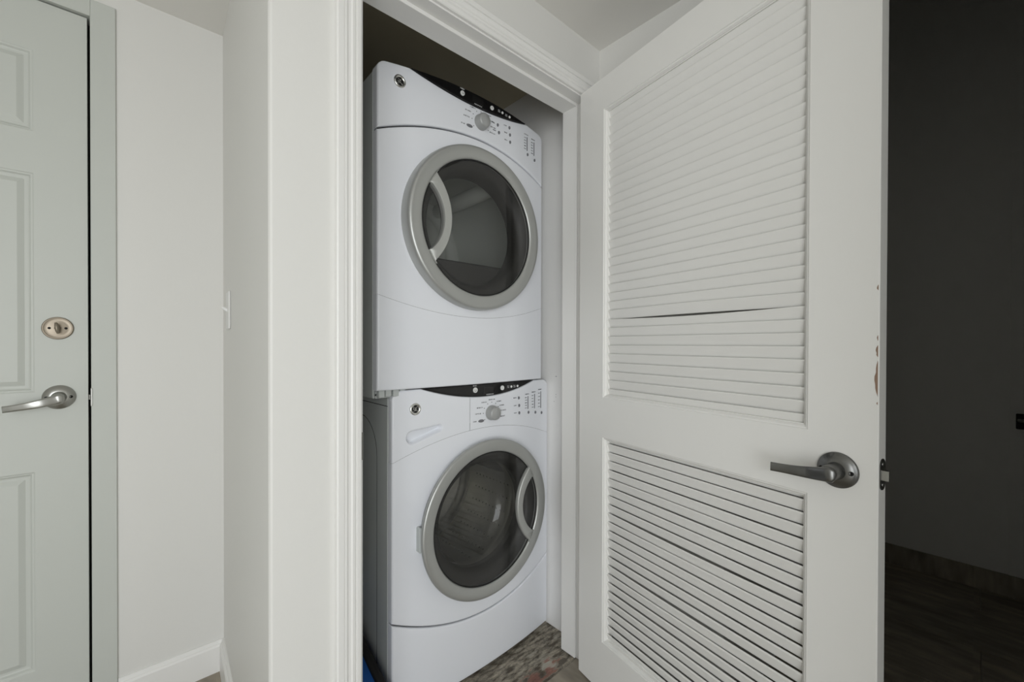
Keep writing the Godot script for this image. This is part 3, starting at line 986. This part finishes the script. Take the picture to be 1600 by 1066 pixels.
func make_entry_door():
	var root := base("door_1", Vector3(-0.1, 0, -1.79))
	tag(root, "closed white panelled entry door with a deadbolt above a lever handle", "door", "structure")
	var sl := MB.new()
	var W := 0.91
	# stiles and rails, then the raised panels in their openings (x runs to the left, negative)
	var xs := [[-0.3965, -0.108], [-0.802, -0.5135]]
	var ys := [[0.215, 0.783], [1.010, 1.631], [1.749, 1.978]]
	var y1 := 2.122
	sl.box(Vector3(-0.108, 0.008, -0.044), Vector3(-0.001, y1, 0), 0.0)
	sl.box(Vector3(-0.5135, 0.008, -0.044), Vector3(-0.3965, y1, 0), 0.0)
	sl.box(Vector3(-W, 0.008, -0.044), Vector3(-0.802, y1, 0), 0.0)
	for x in xs:
		for y in [[0.008, 0.215], [0.783, 1.010], [1.631, 1.749], [1.978, y1]]:
			sl.box(Vector3(x[0], y[0], -0.044), Vector3(x[1], y[1], 0))
	obj("slab", sl, M.entry, root)
	var prof := [Vector2(0, 0), Vector2(0.003, -0.0022), Vector2(0.006, -0.0026), Vector2(0.010, -0.0075), Vector2(0.013, -0.0085), Vector2(0.019, -0.0085), Vector2(0.030, -0.003), Vector2(0.032, -0.0022)]
	for x in xs:
		for y in ys:
			var p := MB.new()
			p.rect_loft(x[0], y[0], x[1], y[1], prof, true)
			obj("panel", p, M.entry, root)
	lever_set(root, Vector3(-0.0605, 0.9925, 0), -1.0, 0.18, M.nickel, 0.108)
	# deadbolt with its thumb turn
	var db := MB.new()
	var c := Vector3(-0.0625, 1.193, 0)
	db.lathe(c, [Vector2(0.0325, 0.0), Vector2(0.0325, 0.003), Vector2(0.0305, 0.0055), Vector2(0.0285, 0.005), Vector2(0.027, 0.0042), Vector2(0.020, 0.0052), Vector2(0.0, 0.0062)], 48)
	var dbo := obj("deadbolt", db, M.bronze_nickel, root)
	var tt := MB.new()
	tt.sweep([c + Vector3(-0.002, 0.0145, 0.018), c + Vector3(-0.001, 0.008, 0.020), c + Vector3(0, 0, 0.0205), c + Vector3(0.001, -0.008, 0.020), c + Vector3(0.002, -0.0145, 0.018)], [Vector2(0.003, 0.006), Vector2(0.0045, 0.009), Vector2(0.005, 0.010), Vector2(0.0045, 0.009), Vector2(0.003, 0.006)], Vector3(0, 0, 1), 2.2, 18)
	tt.lathe(c, [Vector2(0.007, 0.004), Vector2(0.006, 0.018), Vector2(0.0, 0.019)], 20)
	obj("thumb_turn", tt, M.bronze_nickel, dbo)
	for s in [-1, 1]:
		var sc := MB.new()
		sc.lathe(c + Vector3(s * 0.0165, 0, 0.0048), [Vector2(0.0034, -0.002), Vector2(0.0034, 0.0012), Vector2(0.0, 0.0006)], 14)
		obj("screw", sc, M.hole, dbo)
	var la := MB.new()
	la.box(Vector3(-0.004, 0.978, -0.03), Vector3(0.003, 0.994, -0.012), 0.001)
	obj("latch_bolt", la, M.nickel, root)
	# steel frame round the door
	var f := base("trim_2", Vector3(-0.1, 0, ENTRY_Z))
	tag(f, "flat white steel frame around the entry door", "door frame", "structure")
	var fm := MB.new()
	var z0 := -0.06
	var z1 := 0.007
	fm.box(Vector3(0.006, 0, z0), Vector3(0.062, 2.178, z1), 0.0015)
	fm.box(Vector3(-0.978, 0, z0), Vector3(-W - 0.006, 2.178, z1), 0.0015)
	fm.box(Vector3(-W - 0.006, 2.1265, z0), Vector3(0.006, 2.178, z1 - 0.0001), 0.0)
	fm.box(Vector3(-W - 0.006, 0, z0 - 0.02), Vector3(0.03, 2.16, z0 - 0.001))
	obj("frame", fm, M.entry, f)
	var stp := MB.new()
	stp.box(Vector3(-0.012, 0, -0.064), Vector3(0.006, 2.127, -0.0515), 0.0)
	obj("weatherstrip", stp, M.rubber, f)
	var sk := MB.new()
	sk.box(Vector3(0.0045, 0.961, -0.03), Vector3(0.0095, 1.015, 0.0085), 0.001)
	obj("strike_plate", sk, M.nickel, f)

# casing and jambs of the closet opening
const JX0 := 0.388
const JX1 := 1.203
const JH := 2.023
func casing_profile() -> Array:
	# (distance outwards from the inner edge, proud of the wall)
	return [Vector2(0, 0), Vector2(0, 0.008), Vector2(0.002, 0.0105), Vector2(0.009, 0.0115), Vector2(0.0115, 0.0115), Vector2(0.012, 0.0095), Vector2(0.0135, 0.0092), Vector2(0.016, 0.0125), Vector2(0.022, 0.0135), Vector2(0.026, 0.0118), Vector2(0.031, 0.0122), Vector2(0.036, 0.0150), Vector2(0.0385, 0.0148), Vector2(0.039, 0.0128), Vector2(0.0405, 0.0126), Vector2(0.042, 0.0160), Vector2(0.0545, 0.0168), Vector2(0.0575, 0.0150), Vector2(0.058, 0.0)]

func make_closet_trim():
	var root := base("trim_1", Vector3(JX0, 0, WALL_Z))
	tag(root, "white moulded casing and jambs around the closet opening", "door casing", "structure")
	var P := casing_profile()
	var rv := 0.005
	var xl := -rv
	var xr := JX1 - JX0 + rv
	var yt := JH + rv
	var left := MB.new()
	var head := MB.new()
	var right := MB.new()
	for i in P.size() - 1:
		var a: Vector2 = P[i]
		var b: Vector2 = P[i + 1]
		for q in [[left, 0], [head, 1], [right, 2]]:
			q[0].g(-1)
		var mid := Vector3(0, 0, -10)
		left.quad_from(Vector3(xl - a.x, 0, a.y), Vector3(xl - b.x, 0, b.y), Vector3(xl - b.x, yt + b.x, b.y), Vector3(xl - a.x, yt + a.x, a.y), Vector3(xl - 0.03, 1, -0.05))
		right.quad_from(Vector3(xr + a.x, 0, a.y), Vector3(xr + b.x, 0, b.y), Vector3(xr + b.x, yt + b.x, b.y), Vector3(xr + a.x, yt + a.x, a.y), Vector3(xr + 0.03, 1, -0.05))
		head.quad_from(Vector3(xl - a.x, yt + a.x, a.y), Vector3(xl - b.x, yt + b.x, b.y), Vector3(xr + b.x, yt + b.x, b.y), Vector3(xr + a.x, yt + a.x, a.y), Vector3(0.4, yt + 0.03, -0.05))
	obj("casing", left, M.trim, root)
	obj("casing", head, M.trim, root)
	obj("casing", right, M.trim, root)
	var dz := -0.104
	var jl := MB.new()
	jl.box(Vector3(-0.018, 0, dz), Vector3(0, JH, 0.0005))
	obj("jamb", jl, M.trim, root)
	var jr := MB.new()
	jr.box(Vector3(JX1 - JX0, 0, dz), Vector3(JX1 - JX0 + 0.018, JH, 0.0005))
	obj("jamb", jr, M.trim, root)
	var jh := MB.new()
	jh.box(Vector3(-0.018, JH, dz), Vector3(JX1 - JX0 + 0.018, JH + 0.018, 0.0005))
	obj("jamb", jh, M.trim, root)
	var z0 := dz + 0.002
	var z1 := -0.036
	for q in [[Vector3(0, 0, z0), Vector3(0.011, JH, z1)], [Vector3(JX1 - JX0 - 0.011, 0.004, z0), Vector3(JX1 - JX0, JH, z1)], [Vector3(0.011, JH - 0.011, z0), Vector3(JX1 - JX0 - 0.011, JH, z1)]]:
		var s := MB.new()
		s.box(q[0], q[1], 0.0012)
		obj("door_stop", s, M.trim, root)
	var sp := MB.new()
	sp.box(Vector3(-0.0035, 0.885, -0.030), Vector3(0.001, 0.948, 0.0022), 0.0006)
	obj("strike_plate", sp, M.nickel, root)

func make_switch():
	# on the return wall, which faces -x and is a little skew
	var a := Vector3(0.199, 0, WALL_Z)
	var b := Vector3(0.236, 0, ENTRY_Z)
	var t := (-1.597 - WALL_Z) / (ENTRY_Z - WALL_Z)
	var p := a.lerp(b, t)
	var along := (b - a).normalized()
	var n := Vector3(along.z, 0, -along.x)
	if n.x > 0:
		n = -n
	var root := base("light_switch", Vector3(p.x, 1.2555, p.z))
	tag(root, "white toggle light switch seen edge-on on the short return wall", "light switch")
	root.basis = Basis(Vector3.UP.cross(n).normalized(), Vector3.UP, n)
	var pl := MB.new()
	pl.box(Vector3(-0.036, -0.0595, 0), Vector3(0.036, 0.0595, 0.006), 0.0025)
	obj("plate", pl, M.button_white, root)
	var tg := MB.new()
	tg.sweep([Vector3(0, -0.001, 0.003), Vector3(0, 0.004, 0.012), Vector3(0, 0.009, 0.020)], [Vector2(0.0045, 0.006), Vector2(0.004, 0.0045), Vector2(0.0036, 0.0035)], Vector3(0, 1, 0), 4.0, 16)
	obj("toggle", tg, M.button_white, root)

func make_bin():
	var root := base("plastic_bin", Vector3(0.5, 0, -1.25))
	tag(root, "blue plastic bin with a sloping black rim beside the washing machine's left side", "bin")
	var mb := MB.new()
	# blue body with a sloping top, open towards the washer side under a black rim
	var pts := [Vector2(-0.42, 0.0), Vector2(0.11, 0.0), Vector2(0.11, 0.128), Vector2(-0.42, 0.30)]
	var x0 := -0.16
	var x1 := 0.030
	mb.g(-1)
	var mid := Vector3((x0 + x1) / 2, 0.08, -0.15)
	for k in 4:
		var p: Vector2 = pts[k]
		var q: Vector2 = pts[(k + 1) % 4]
		mb.quad_from(Vector3(x0, p.y, p.x), Vector3(x1, p.y, p.x), Vector3(x1, q.y, q.x), Vector3(x0, q.y, q.x), mid)
	for x in [x0, x1]:
		mb.quad_from(Vector3(x, pts[0].y, pts[0].x), Vector3(x, pts[1].y, pts[1].x), Vector3(x, pts[2].y, pts[2].x), Vector3(x, pts[3].y, pts[3].x), mid)
	obj("body", mb, M.blue, root)
	var rim := MB.new()
	rim.sweep([Vector3(0.043, 0.125, 0.112), Vector3(0.043, 0.30, -0.42)], [Vector2(0.013, 0.011), Vector2(0.013, 0.011)], Vector3(0, 1, 0), 4.0, 16)
	rim.sweep([Vector3(0.045, 0.10, 0.112), Vector3(0.045, 0.0, 0.112)], [Vector2(0.011, 0.013), Vector2(0.011, 0.013)], Vector3(1, 0, 0), 4.0, 16)
	obj("rim", rim, M.rubber, root)

# ---------------------------------------------------------------- room
func wall(called: String, boxes: Array, label: String, m: Material = null) -> MeshInstance3D:
	var mb := MB.new()
	for b in boxes:
		mb.box(b[0], b[1], 0.0)
	var o := obj(called, mb, m if m else M.paint)
	tag(o, label, "wall", "structure")
	return o

func make_room():
	var H := CEIL
	var HH := 3.1
	# closet front wall with its opening
	wall("wall_closet_front", [
		[Vector3(0.2055, 0, -1.04), Vector3(JX0 - 0.018, H, WALL_Z)],
		[Vector3(JX0 - 0.018, JH + 0.018, -1.04), Vector3(JX1 + 0.018, H, WALL_Z)],
		[Vector3(JX1 + 0.018, 0, -1.04), Vector3(1.279, H, WALL_Z)]], "white wall that holds the closet opening")
	# skew return wall between the closet front and the entry door wall
	var rw := MB.new()
	rw.g(-1)
	var q := [Vector2(0.1993, WALL_Z - 0.0065), Vector2(0.2365, ENTRY_Z - 0.001), Vector2(0.32, ENTRY_Z - 0.001), Vector2(0.32, -1.041), Vector2(0.26, -1.041), Vector2(0.26, WALL_Z - 0.0002), Vector2(0.2055, WALL_Z - 0.0002), Vector2(0.2018, WALL_Z - 0.0018)]
	for k in q.size():
		var a: Vector2 = q[k]
		var b: Vector2 = q[(k + 1) % q.size()]
		rw.quad_from(Vector3(a.x, 0, a.y), Vector3(b.x, 0, b.y), Vector3(b.x, H, b.y), Vector3(a.x, H, a.y), Vector3(0.27, 1, -1.4) if k != 5 and k != 4 else Vector3(0.23, 1, -1.0))
	tag(obj("wall_return", rw, M.paint), "short white return wall with the light switch on it", "wall", "structure")
	wall("wall_entry", [
		[Vector3(-0.05, 0, ENTRY_Z - 0.11), Vector3(0.32, H, ENTRY_Z)],
		[Vector3(-1.07, 2.165, ENTRY_Z - 0.11), Vector3(-0.05, H, ENTRY_Z)],
		[Vector3(-2.4, 0, ENTRY_Z - 0.11), Vector3(-1.07, H, ENTRY_Z)]], "white wall around the entry door")
	wall("wall_closet_left", [[Vector3(0.32, 0, -2.0), Vector3(0.376, H, -1.04)]], "left wall inside the closet")
	wall("wall_closet_back", [[Vector3(0.32, 0, -2.05), Vector3(1.38, H, -1.97)]], "back wall inside the closet, its shade put into the colour", M.closet_shade)
	var wcr := wall("wall_closet_right", [[Vector3(1.2675, 0.0, -1.97), Vector3(1.38, H, -1.04)]], "right wall inside the closet beside the machines", M.paint_lit)
	for hole in [[1.02, -1.137, 0.0028], [0.947, -1.137, 0.0017], [0.937, -1.138, 0.0015], [0.918, -1.147, 0.0015]]:
		var nh := MB.new()
		nh.xf = Transform3D(Basis(Vector3(0, 0, 1), Vector3(0, 1, 0), Vector3(-1, 0, 0)), Vector3(1.2675, hole[0], hole[1]))
		nh.lathe(Vector3.ZERO, [Vector2(hole[2], 0.0), Vector2(hole[2] * 0.8, 0.0006), Vector2(0.0, 0.0006)], 12, 1.0, 0.6)
		obj("nail_hole", nh, M.button_grey, wcr)
	wall("wall_right", [[Vector3(1.279, 0, -1.04), Vector3(1.38, H, -0.49)]], "white wall behind the open louvred door")
	wall("wall_hall_far", [[Vector3(1.38, 0, -0.61), Vector3(2.97, HH, -0.49)]], "unlit side wall of the dark hall")
	wall("wall_hall_end", [[Vector3(2.97, 0, -0.72), Vector3(3.07, HH, 0.75)]], "unlit wall at the end of the dark hall")
	wall("wall_hall_blocker", [[Vector3(0.63, 0, 0.168), Vector3(2.97, HH, 0.31)]], "unseen near wall of the dark hall, added to block daylight")  # unseen, put here to keep direct daylight out of the hall
	wall("wall_living_right", [[Vector3(0.63, 0, 0.31), Vector3(0.73, H, 3.4)]], "white wall on the right behind the viewer")
	wall("wall_living_left", [[Vector3(-2.5, 0, ENTRY_Z - 0.1), Vector3(-2.4, H, 0.7)]], "white wall on the left of the entry hall")
	# unseen wall behind the viewer, slanted to aim the big window's light; its own frame has the window at the middle and looks along -z
	var bay := Transform3D(Basis(Vector3.UP, BAY), Vector3(-1.23, 0, 1.635))
	var wb := MB.new()
	wb.box(Vector3(-1.75, 0, 0), Vector3(-WW / 2, H, 0.1))
	wb.box(Vector3(WW / 2, 0, 0), Vector3(2.68, H, 0.1))
	wb.box(Vector3(-WW / 2, 0, 0), Vector3(WW / 2, WY0, 0.1))
	wb.box(Vector3(-WW / 2, WY1, 0), Vector3(WW / 2, H, 0.1))
	var wbo := obj("wall_window", wb, M.paint)
	wbo.transform = bay
	tag(wbo, "white unseen wall behind the viewer, slanted to aim the light of its wide window", "wall", "structure")
	var win := base("window_1")
	win.transform = bay * Transform3D(Basis.IDENTITY, Vector3(0, WY0, 0.05))
	tag(win, "wide window behind the viewer with a white frame", "window", "structure")
	var wh := WY1 - WY0
	var wf := MB.new()
	wf.box(Vector3(-WW / 2, 0, -0.03), Vector3(WW / 2, 0.04, 0.03), 0.003)
	wf.box(Vector3(-WW / 2, wh - 0.04, -0.03), Vector3(WW / 2, wh, 0.03), 0.003)
	for x in [-WW / 2, -0.02, WW / 2 - 0.04]:
		wf.box(Vector3(x, 0.04, -0.03), Vector3(x + 0.04, wh - 0.04, 0.03), 0.003)
	obj("window_frame", wf, M.trim, win)
	for x in [-WW / 2 + 0.04, 0.02]:
		var pn := MB.new()
		pn.box(Vector3(x, 0.04, -0.003), Vector3(x + WW / 2 - 0.06, wh - 0.04, 0.003))
		obj("pane", pn, M.pane, win)
	# ceilings
	var ce := MB.new()
	ce.box(Vector3(-2.5, H, -1.04), Vector3(1.38, H + 0.1, 3.6))
	ce.box(Vector3(-2.5, H, ENTRY_Z - 0.11), Vector3(0.32, H + 0.1, -1.04))
	tag(obj("ceiling", ce, M.ceiling), "low flat white ceiling", "ceiling", "structure")
	var ch := MB.new()
	ch.box(Vector3(1.28, HH, -0.72), Vector3(3.07, HH + 0.1, 0.34))
	ch.box(Vector3(1.28, H + 0.1, -0.72), Vector3(1.38, HH, 0.34))
	tag(obj("ceiling_hall", ch, M.ceiling), "high ceiling of the dark hall", "ceiling", "structure")
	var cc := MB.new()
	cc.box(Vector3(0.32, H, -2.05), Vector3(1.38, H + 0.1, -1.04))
	tag(obj("ceiling_closet", cc, M.closet_shade), "shadowed ceiling inside the closet above the dryer", "ceiling", "structure")
	# floor: a slab, and wood-look tiles where the photo shows them
	var fl := MB.new()
	fl.box(Vector3(-2.5, -0.1, -0.972), Vector3(3.07, -0.008, 3.6))
	fl.box(Vector3(-2.5, -0.1, ENTRY_Z - 0.11), Vector3(0.32, -0.008, -0.972))
	fl.box(Vector3(-2.5, -0.008, 0.47), Vector3(3.07, 0.0, 3.6))
	fl.box(Vector3(-2.5, -0.008, ENTRY_Z - 0.11), Vector3(-0.397, 0.0, 0.47))
	var floor_o := obj("floor", fl, mat(c8(196, 192, 184), 0.5))  # unseen slab made paler than the tiles to bounce light upwards
	tag(floor_o, "grey-brown wood-look tile floor of the hall, unseen part paled for bounce light", "floor", "structure")
	var tm := [tile_material(0), tile_material(1), tile_material(2)]
	var tw := 0.345
	var tl := 0.72
	var row := 0
	var x := 2.023 - 7 * tw
	while x < 2.97:
		var zz := -2.2 + (0.36 if row % 2 == 0 else 0.06)
		var k := 0
		while zz < 0.47:
			var xa := maxf(x, -0.395) + 0.0012
			var xb := minf(x + tw, 2.97) - 0.0012
			var za := maxf(zz, ENTRY_Z) + 0.0012
			var zb := minf(zz + tl, 0.47) - 0.0012
			if xa > 0.2:
				za = maxf(za, -0.9735)
			elif xb > 0.21 and za < -0.9735 and zb > -0.9735:
				pass
			if zb - za > 0.02 and xb - xa > 0.02:
				var t := MB.new()
				t.box(Vector3(xa, -0.008, za), Vector3(xb, 0.0, zb), 0.0008)
				t.st.set_uv(Vector2.ZERO)
				var o := obj("tile", t, tm[(row * 2 + k) % 3], floor_o)
				o.set_meta("kind", "structure")
			zz += tl
			k += 1
		x += tw
		row += 1
	var cs := MB.new()
	cs.g(-1)
	cs.box(Vector3(0.25, -0.1, -1.97), Vector3(1.2675, -0.0085, -0.972))
	cs.quad_uv([Vector3(0.25, 0.0, -0.972), Vector3(1.27, 0.0, -0.972), Vector3(1.27, 0.0, -1.95), Vector3(0.25, 0.0, -1.95)], [Vector2(0, 1), Vector2(1, 1), Vector2(1, 0), Vector2(0, 0)])
	tag(obj("floor_closet", cs, concrete_material()), "bare stained concrete slab in front of the washing machine", "floor", "structure")
	# baseboards
	var be := MB.new()
	baseboard(be, Vector3(-0.037, 0, ENTRY_Z), Vector3(0.2365, 0, ENTRY_Z), Vector3(0, 0, 1))
	tag(obj("baseboard_entry", be, M.trim), "white baseboard beside the entry door frame", "baseboard", "structure")
	var br := MB.new()
	var al := Vector3(0.199 - 0.2365, 0, WALL_Z - ENTRY_Z).normalized()
	baseboard(br, Vector3(0.2365, 0, ENTRY_Z), Vector3(0.199, 0, WALL_Z), Vector3(-al.z, 0, al.x))
	tag(obj("baseboard_return", br, M.trim), "white baseboard along the short return wall", "baseboard", "structure")
	var bc := MB.new()
	baseboard(bc, Vector3(0.199, 0, WALL_Z), Vector3(JX0 - 0.063, 0, WALL_Z), Vector3(0, 0, 1))
	tag(obj("baseboard_closet", bc, M.trim), "white baseboard left of the closet casing", "baseboard", "structure")
	var bh := MB.new()
	bh.box(Vector3(2.96, 0, -0.49), Vector3(2.97, 0.1, 0.168), 0.001)
	tag(obj("baseboard_hall", bh, tm[1]), "dark tile baseboard at the end of the unlit hall", "baseboard", "structure")
	# small nail holes on the closet's right wall
	# door furniture glimpsed at the right edge, in the dark
	var d3 := base("door_3", Vector3(2.97, 0, 0.105))
	tag(d3, "dark door at the right edge with a black latch", "door", "structure")
	var ds := MB.new()
	ds.box(Vector3(-0.004, 0.005, 0), Vector3(-0.0005, 2.03, 0.5), 0.001)
	obj("slab", ds, M.paint, d3)
	var dh := MB.new()
	dh.box(Vector3(-0.012, 0.772, 0.018), Vector3(-0.004, 0.842, 0.075), 0.003)
	var hh := obj("latch_plate", dh, M.rubber, d3)
	var dl := MB.new()
	dl.sweep([Vector3(-0.014, 0.812, 0.026), Vector3(-0.03, 0.812, 0.05), Vector3(-0.034, 0.810, 0.12)], [Vector2(0.008, 0.008), Vector2(0.009, 0.009), Vector2(0.008, 0.008)], Vector3(0, 1, 0), 2.0, 14)
	obj("lever", dl, M.nickel, hh)

func baseboard(mb: MB, a: Vector3, b: Vector3, n: Vector3):
	var prof := [Vector2(0.0, 0.0), Vector2(0.014, 0.0), Vector2(0.014, 0.088), Vector2(0.011, 0.094), Vector2(0.0085, 0.0955), Vector2(0.006, 0.104), Vector2(0.004, 0.106), Vector2(0.0, 0.1065)]
	var mid := (a + b) / 2 + Vector3(0, 0.05, 0) + n * 0.004
	mb.g(-1)
	for i in prof.size() - 1:
		var p: Vector2 = prof[i]
		var q: Vector2 = prof[i + 1]
		mb.quad_from(a + n * p.x + Vector3(0, p.y, 0), b + n * p.x + Vector3(0, p.y, 0), b + n * q.x + Vector3(0, q.y, 0), a + n * q.x + Vector3(0, q.y, 0), mid)
	for e in [a, b]:
		for i in range(1, prof.size() - 1):
			mb.tri_from(e + n * prof[0].x, e + n * prof[i].x + Vector3(0, prof[i].y, 0), e + n * prof[i + 1].x + Vector3(0, prof[i + 1].y, 0), mid)

const BAY := -0.698   # turn of the window wall
const WW := 1.6
const WY0 := 0.15
const WY1 := 2.05

func _ready():
	# camera: 655 px focal length on a 1600 x 1066 frame, level horizon near row 538
	var cam := Camera3D.new()
	cam.name = "camera"
	add_child(cam)
	cam.near = 0.05
	cam.far = 60.0
	cam.projection = Camera3D.PROJECTION_FRUSTUM
	cam.size = 2.0 * 0.05 * 533.0 / 655.0
	cam.frustum_offset = Vector2(0, 0.05 * 9.0 / 655.0)
	var yaw := -(PI / 2 - atan2(725.0, 655.0))
	cam.transform = Transform3D(Basis(Vector3.UP, yaw) * Basis(Vector3.RIGHT, -0.0062) * Basis(Vector3.BACK, 0.0025), Vector3(0, 1.15, 0))
	cam.current = true
	var we := WorldEnvironment.new()
	we.name = "world"
	var env := Environment.new()
	env.background_mode = Environment.BG_SKY
	var sky := Sky.new()
	var ps := ProceduralSkyMaterial.new()
	ps.sky_top_color = Color(0.55, 0.68, 0.85)
	ps.sky_horizon_color = Color(0.85, 0.88, 0.9)
	ps.ground_bottom_color = Color(0.5, 0.5, 0.48)
	ps.ground_horizon_color = Color(0.7, 0.7, 0.68)
	sky.sky_material = ps
	env.sky = sky
	env.tonemap_mode = Environment.TONE_MAPPER_LINEAR
	env.tonemap_exposure = 1.17
	env.sdfgi_enabled = true
	env.ssao_enabled = true
	env.ssil_enabled = true
	we.environment = env
	add_child(we)
	# daylight of the window behind the viewer
	var al := AreaLight3D.new()
	al.name = "window_daylight"
	al.area_size = Vector2(WW, WY1 - WY0)
	al.transform = Transform3D(Basis(Vector3.UP, BAY), Vector3(-1.2, (WY0 + WY1) / 2, 1.6))
	al.light_color = Color(0.985, 0.995, 1.0)
	al.light_energy = 4.0
	al.area_range = 12.0
	al.shadow_enabled = true
	add_child(al)
	make_materials()
	make_room()
	make_closet_trim()
	make_washer()
	make_dryer()
	make_louvre_door()
	make_entry_door()
	make_switch()
	make_bin()
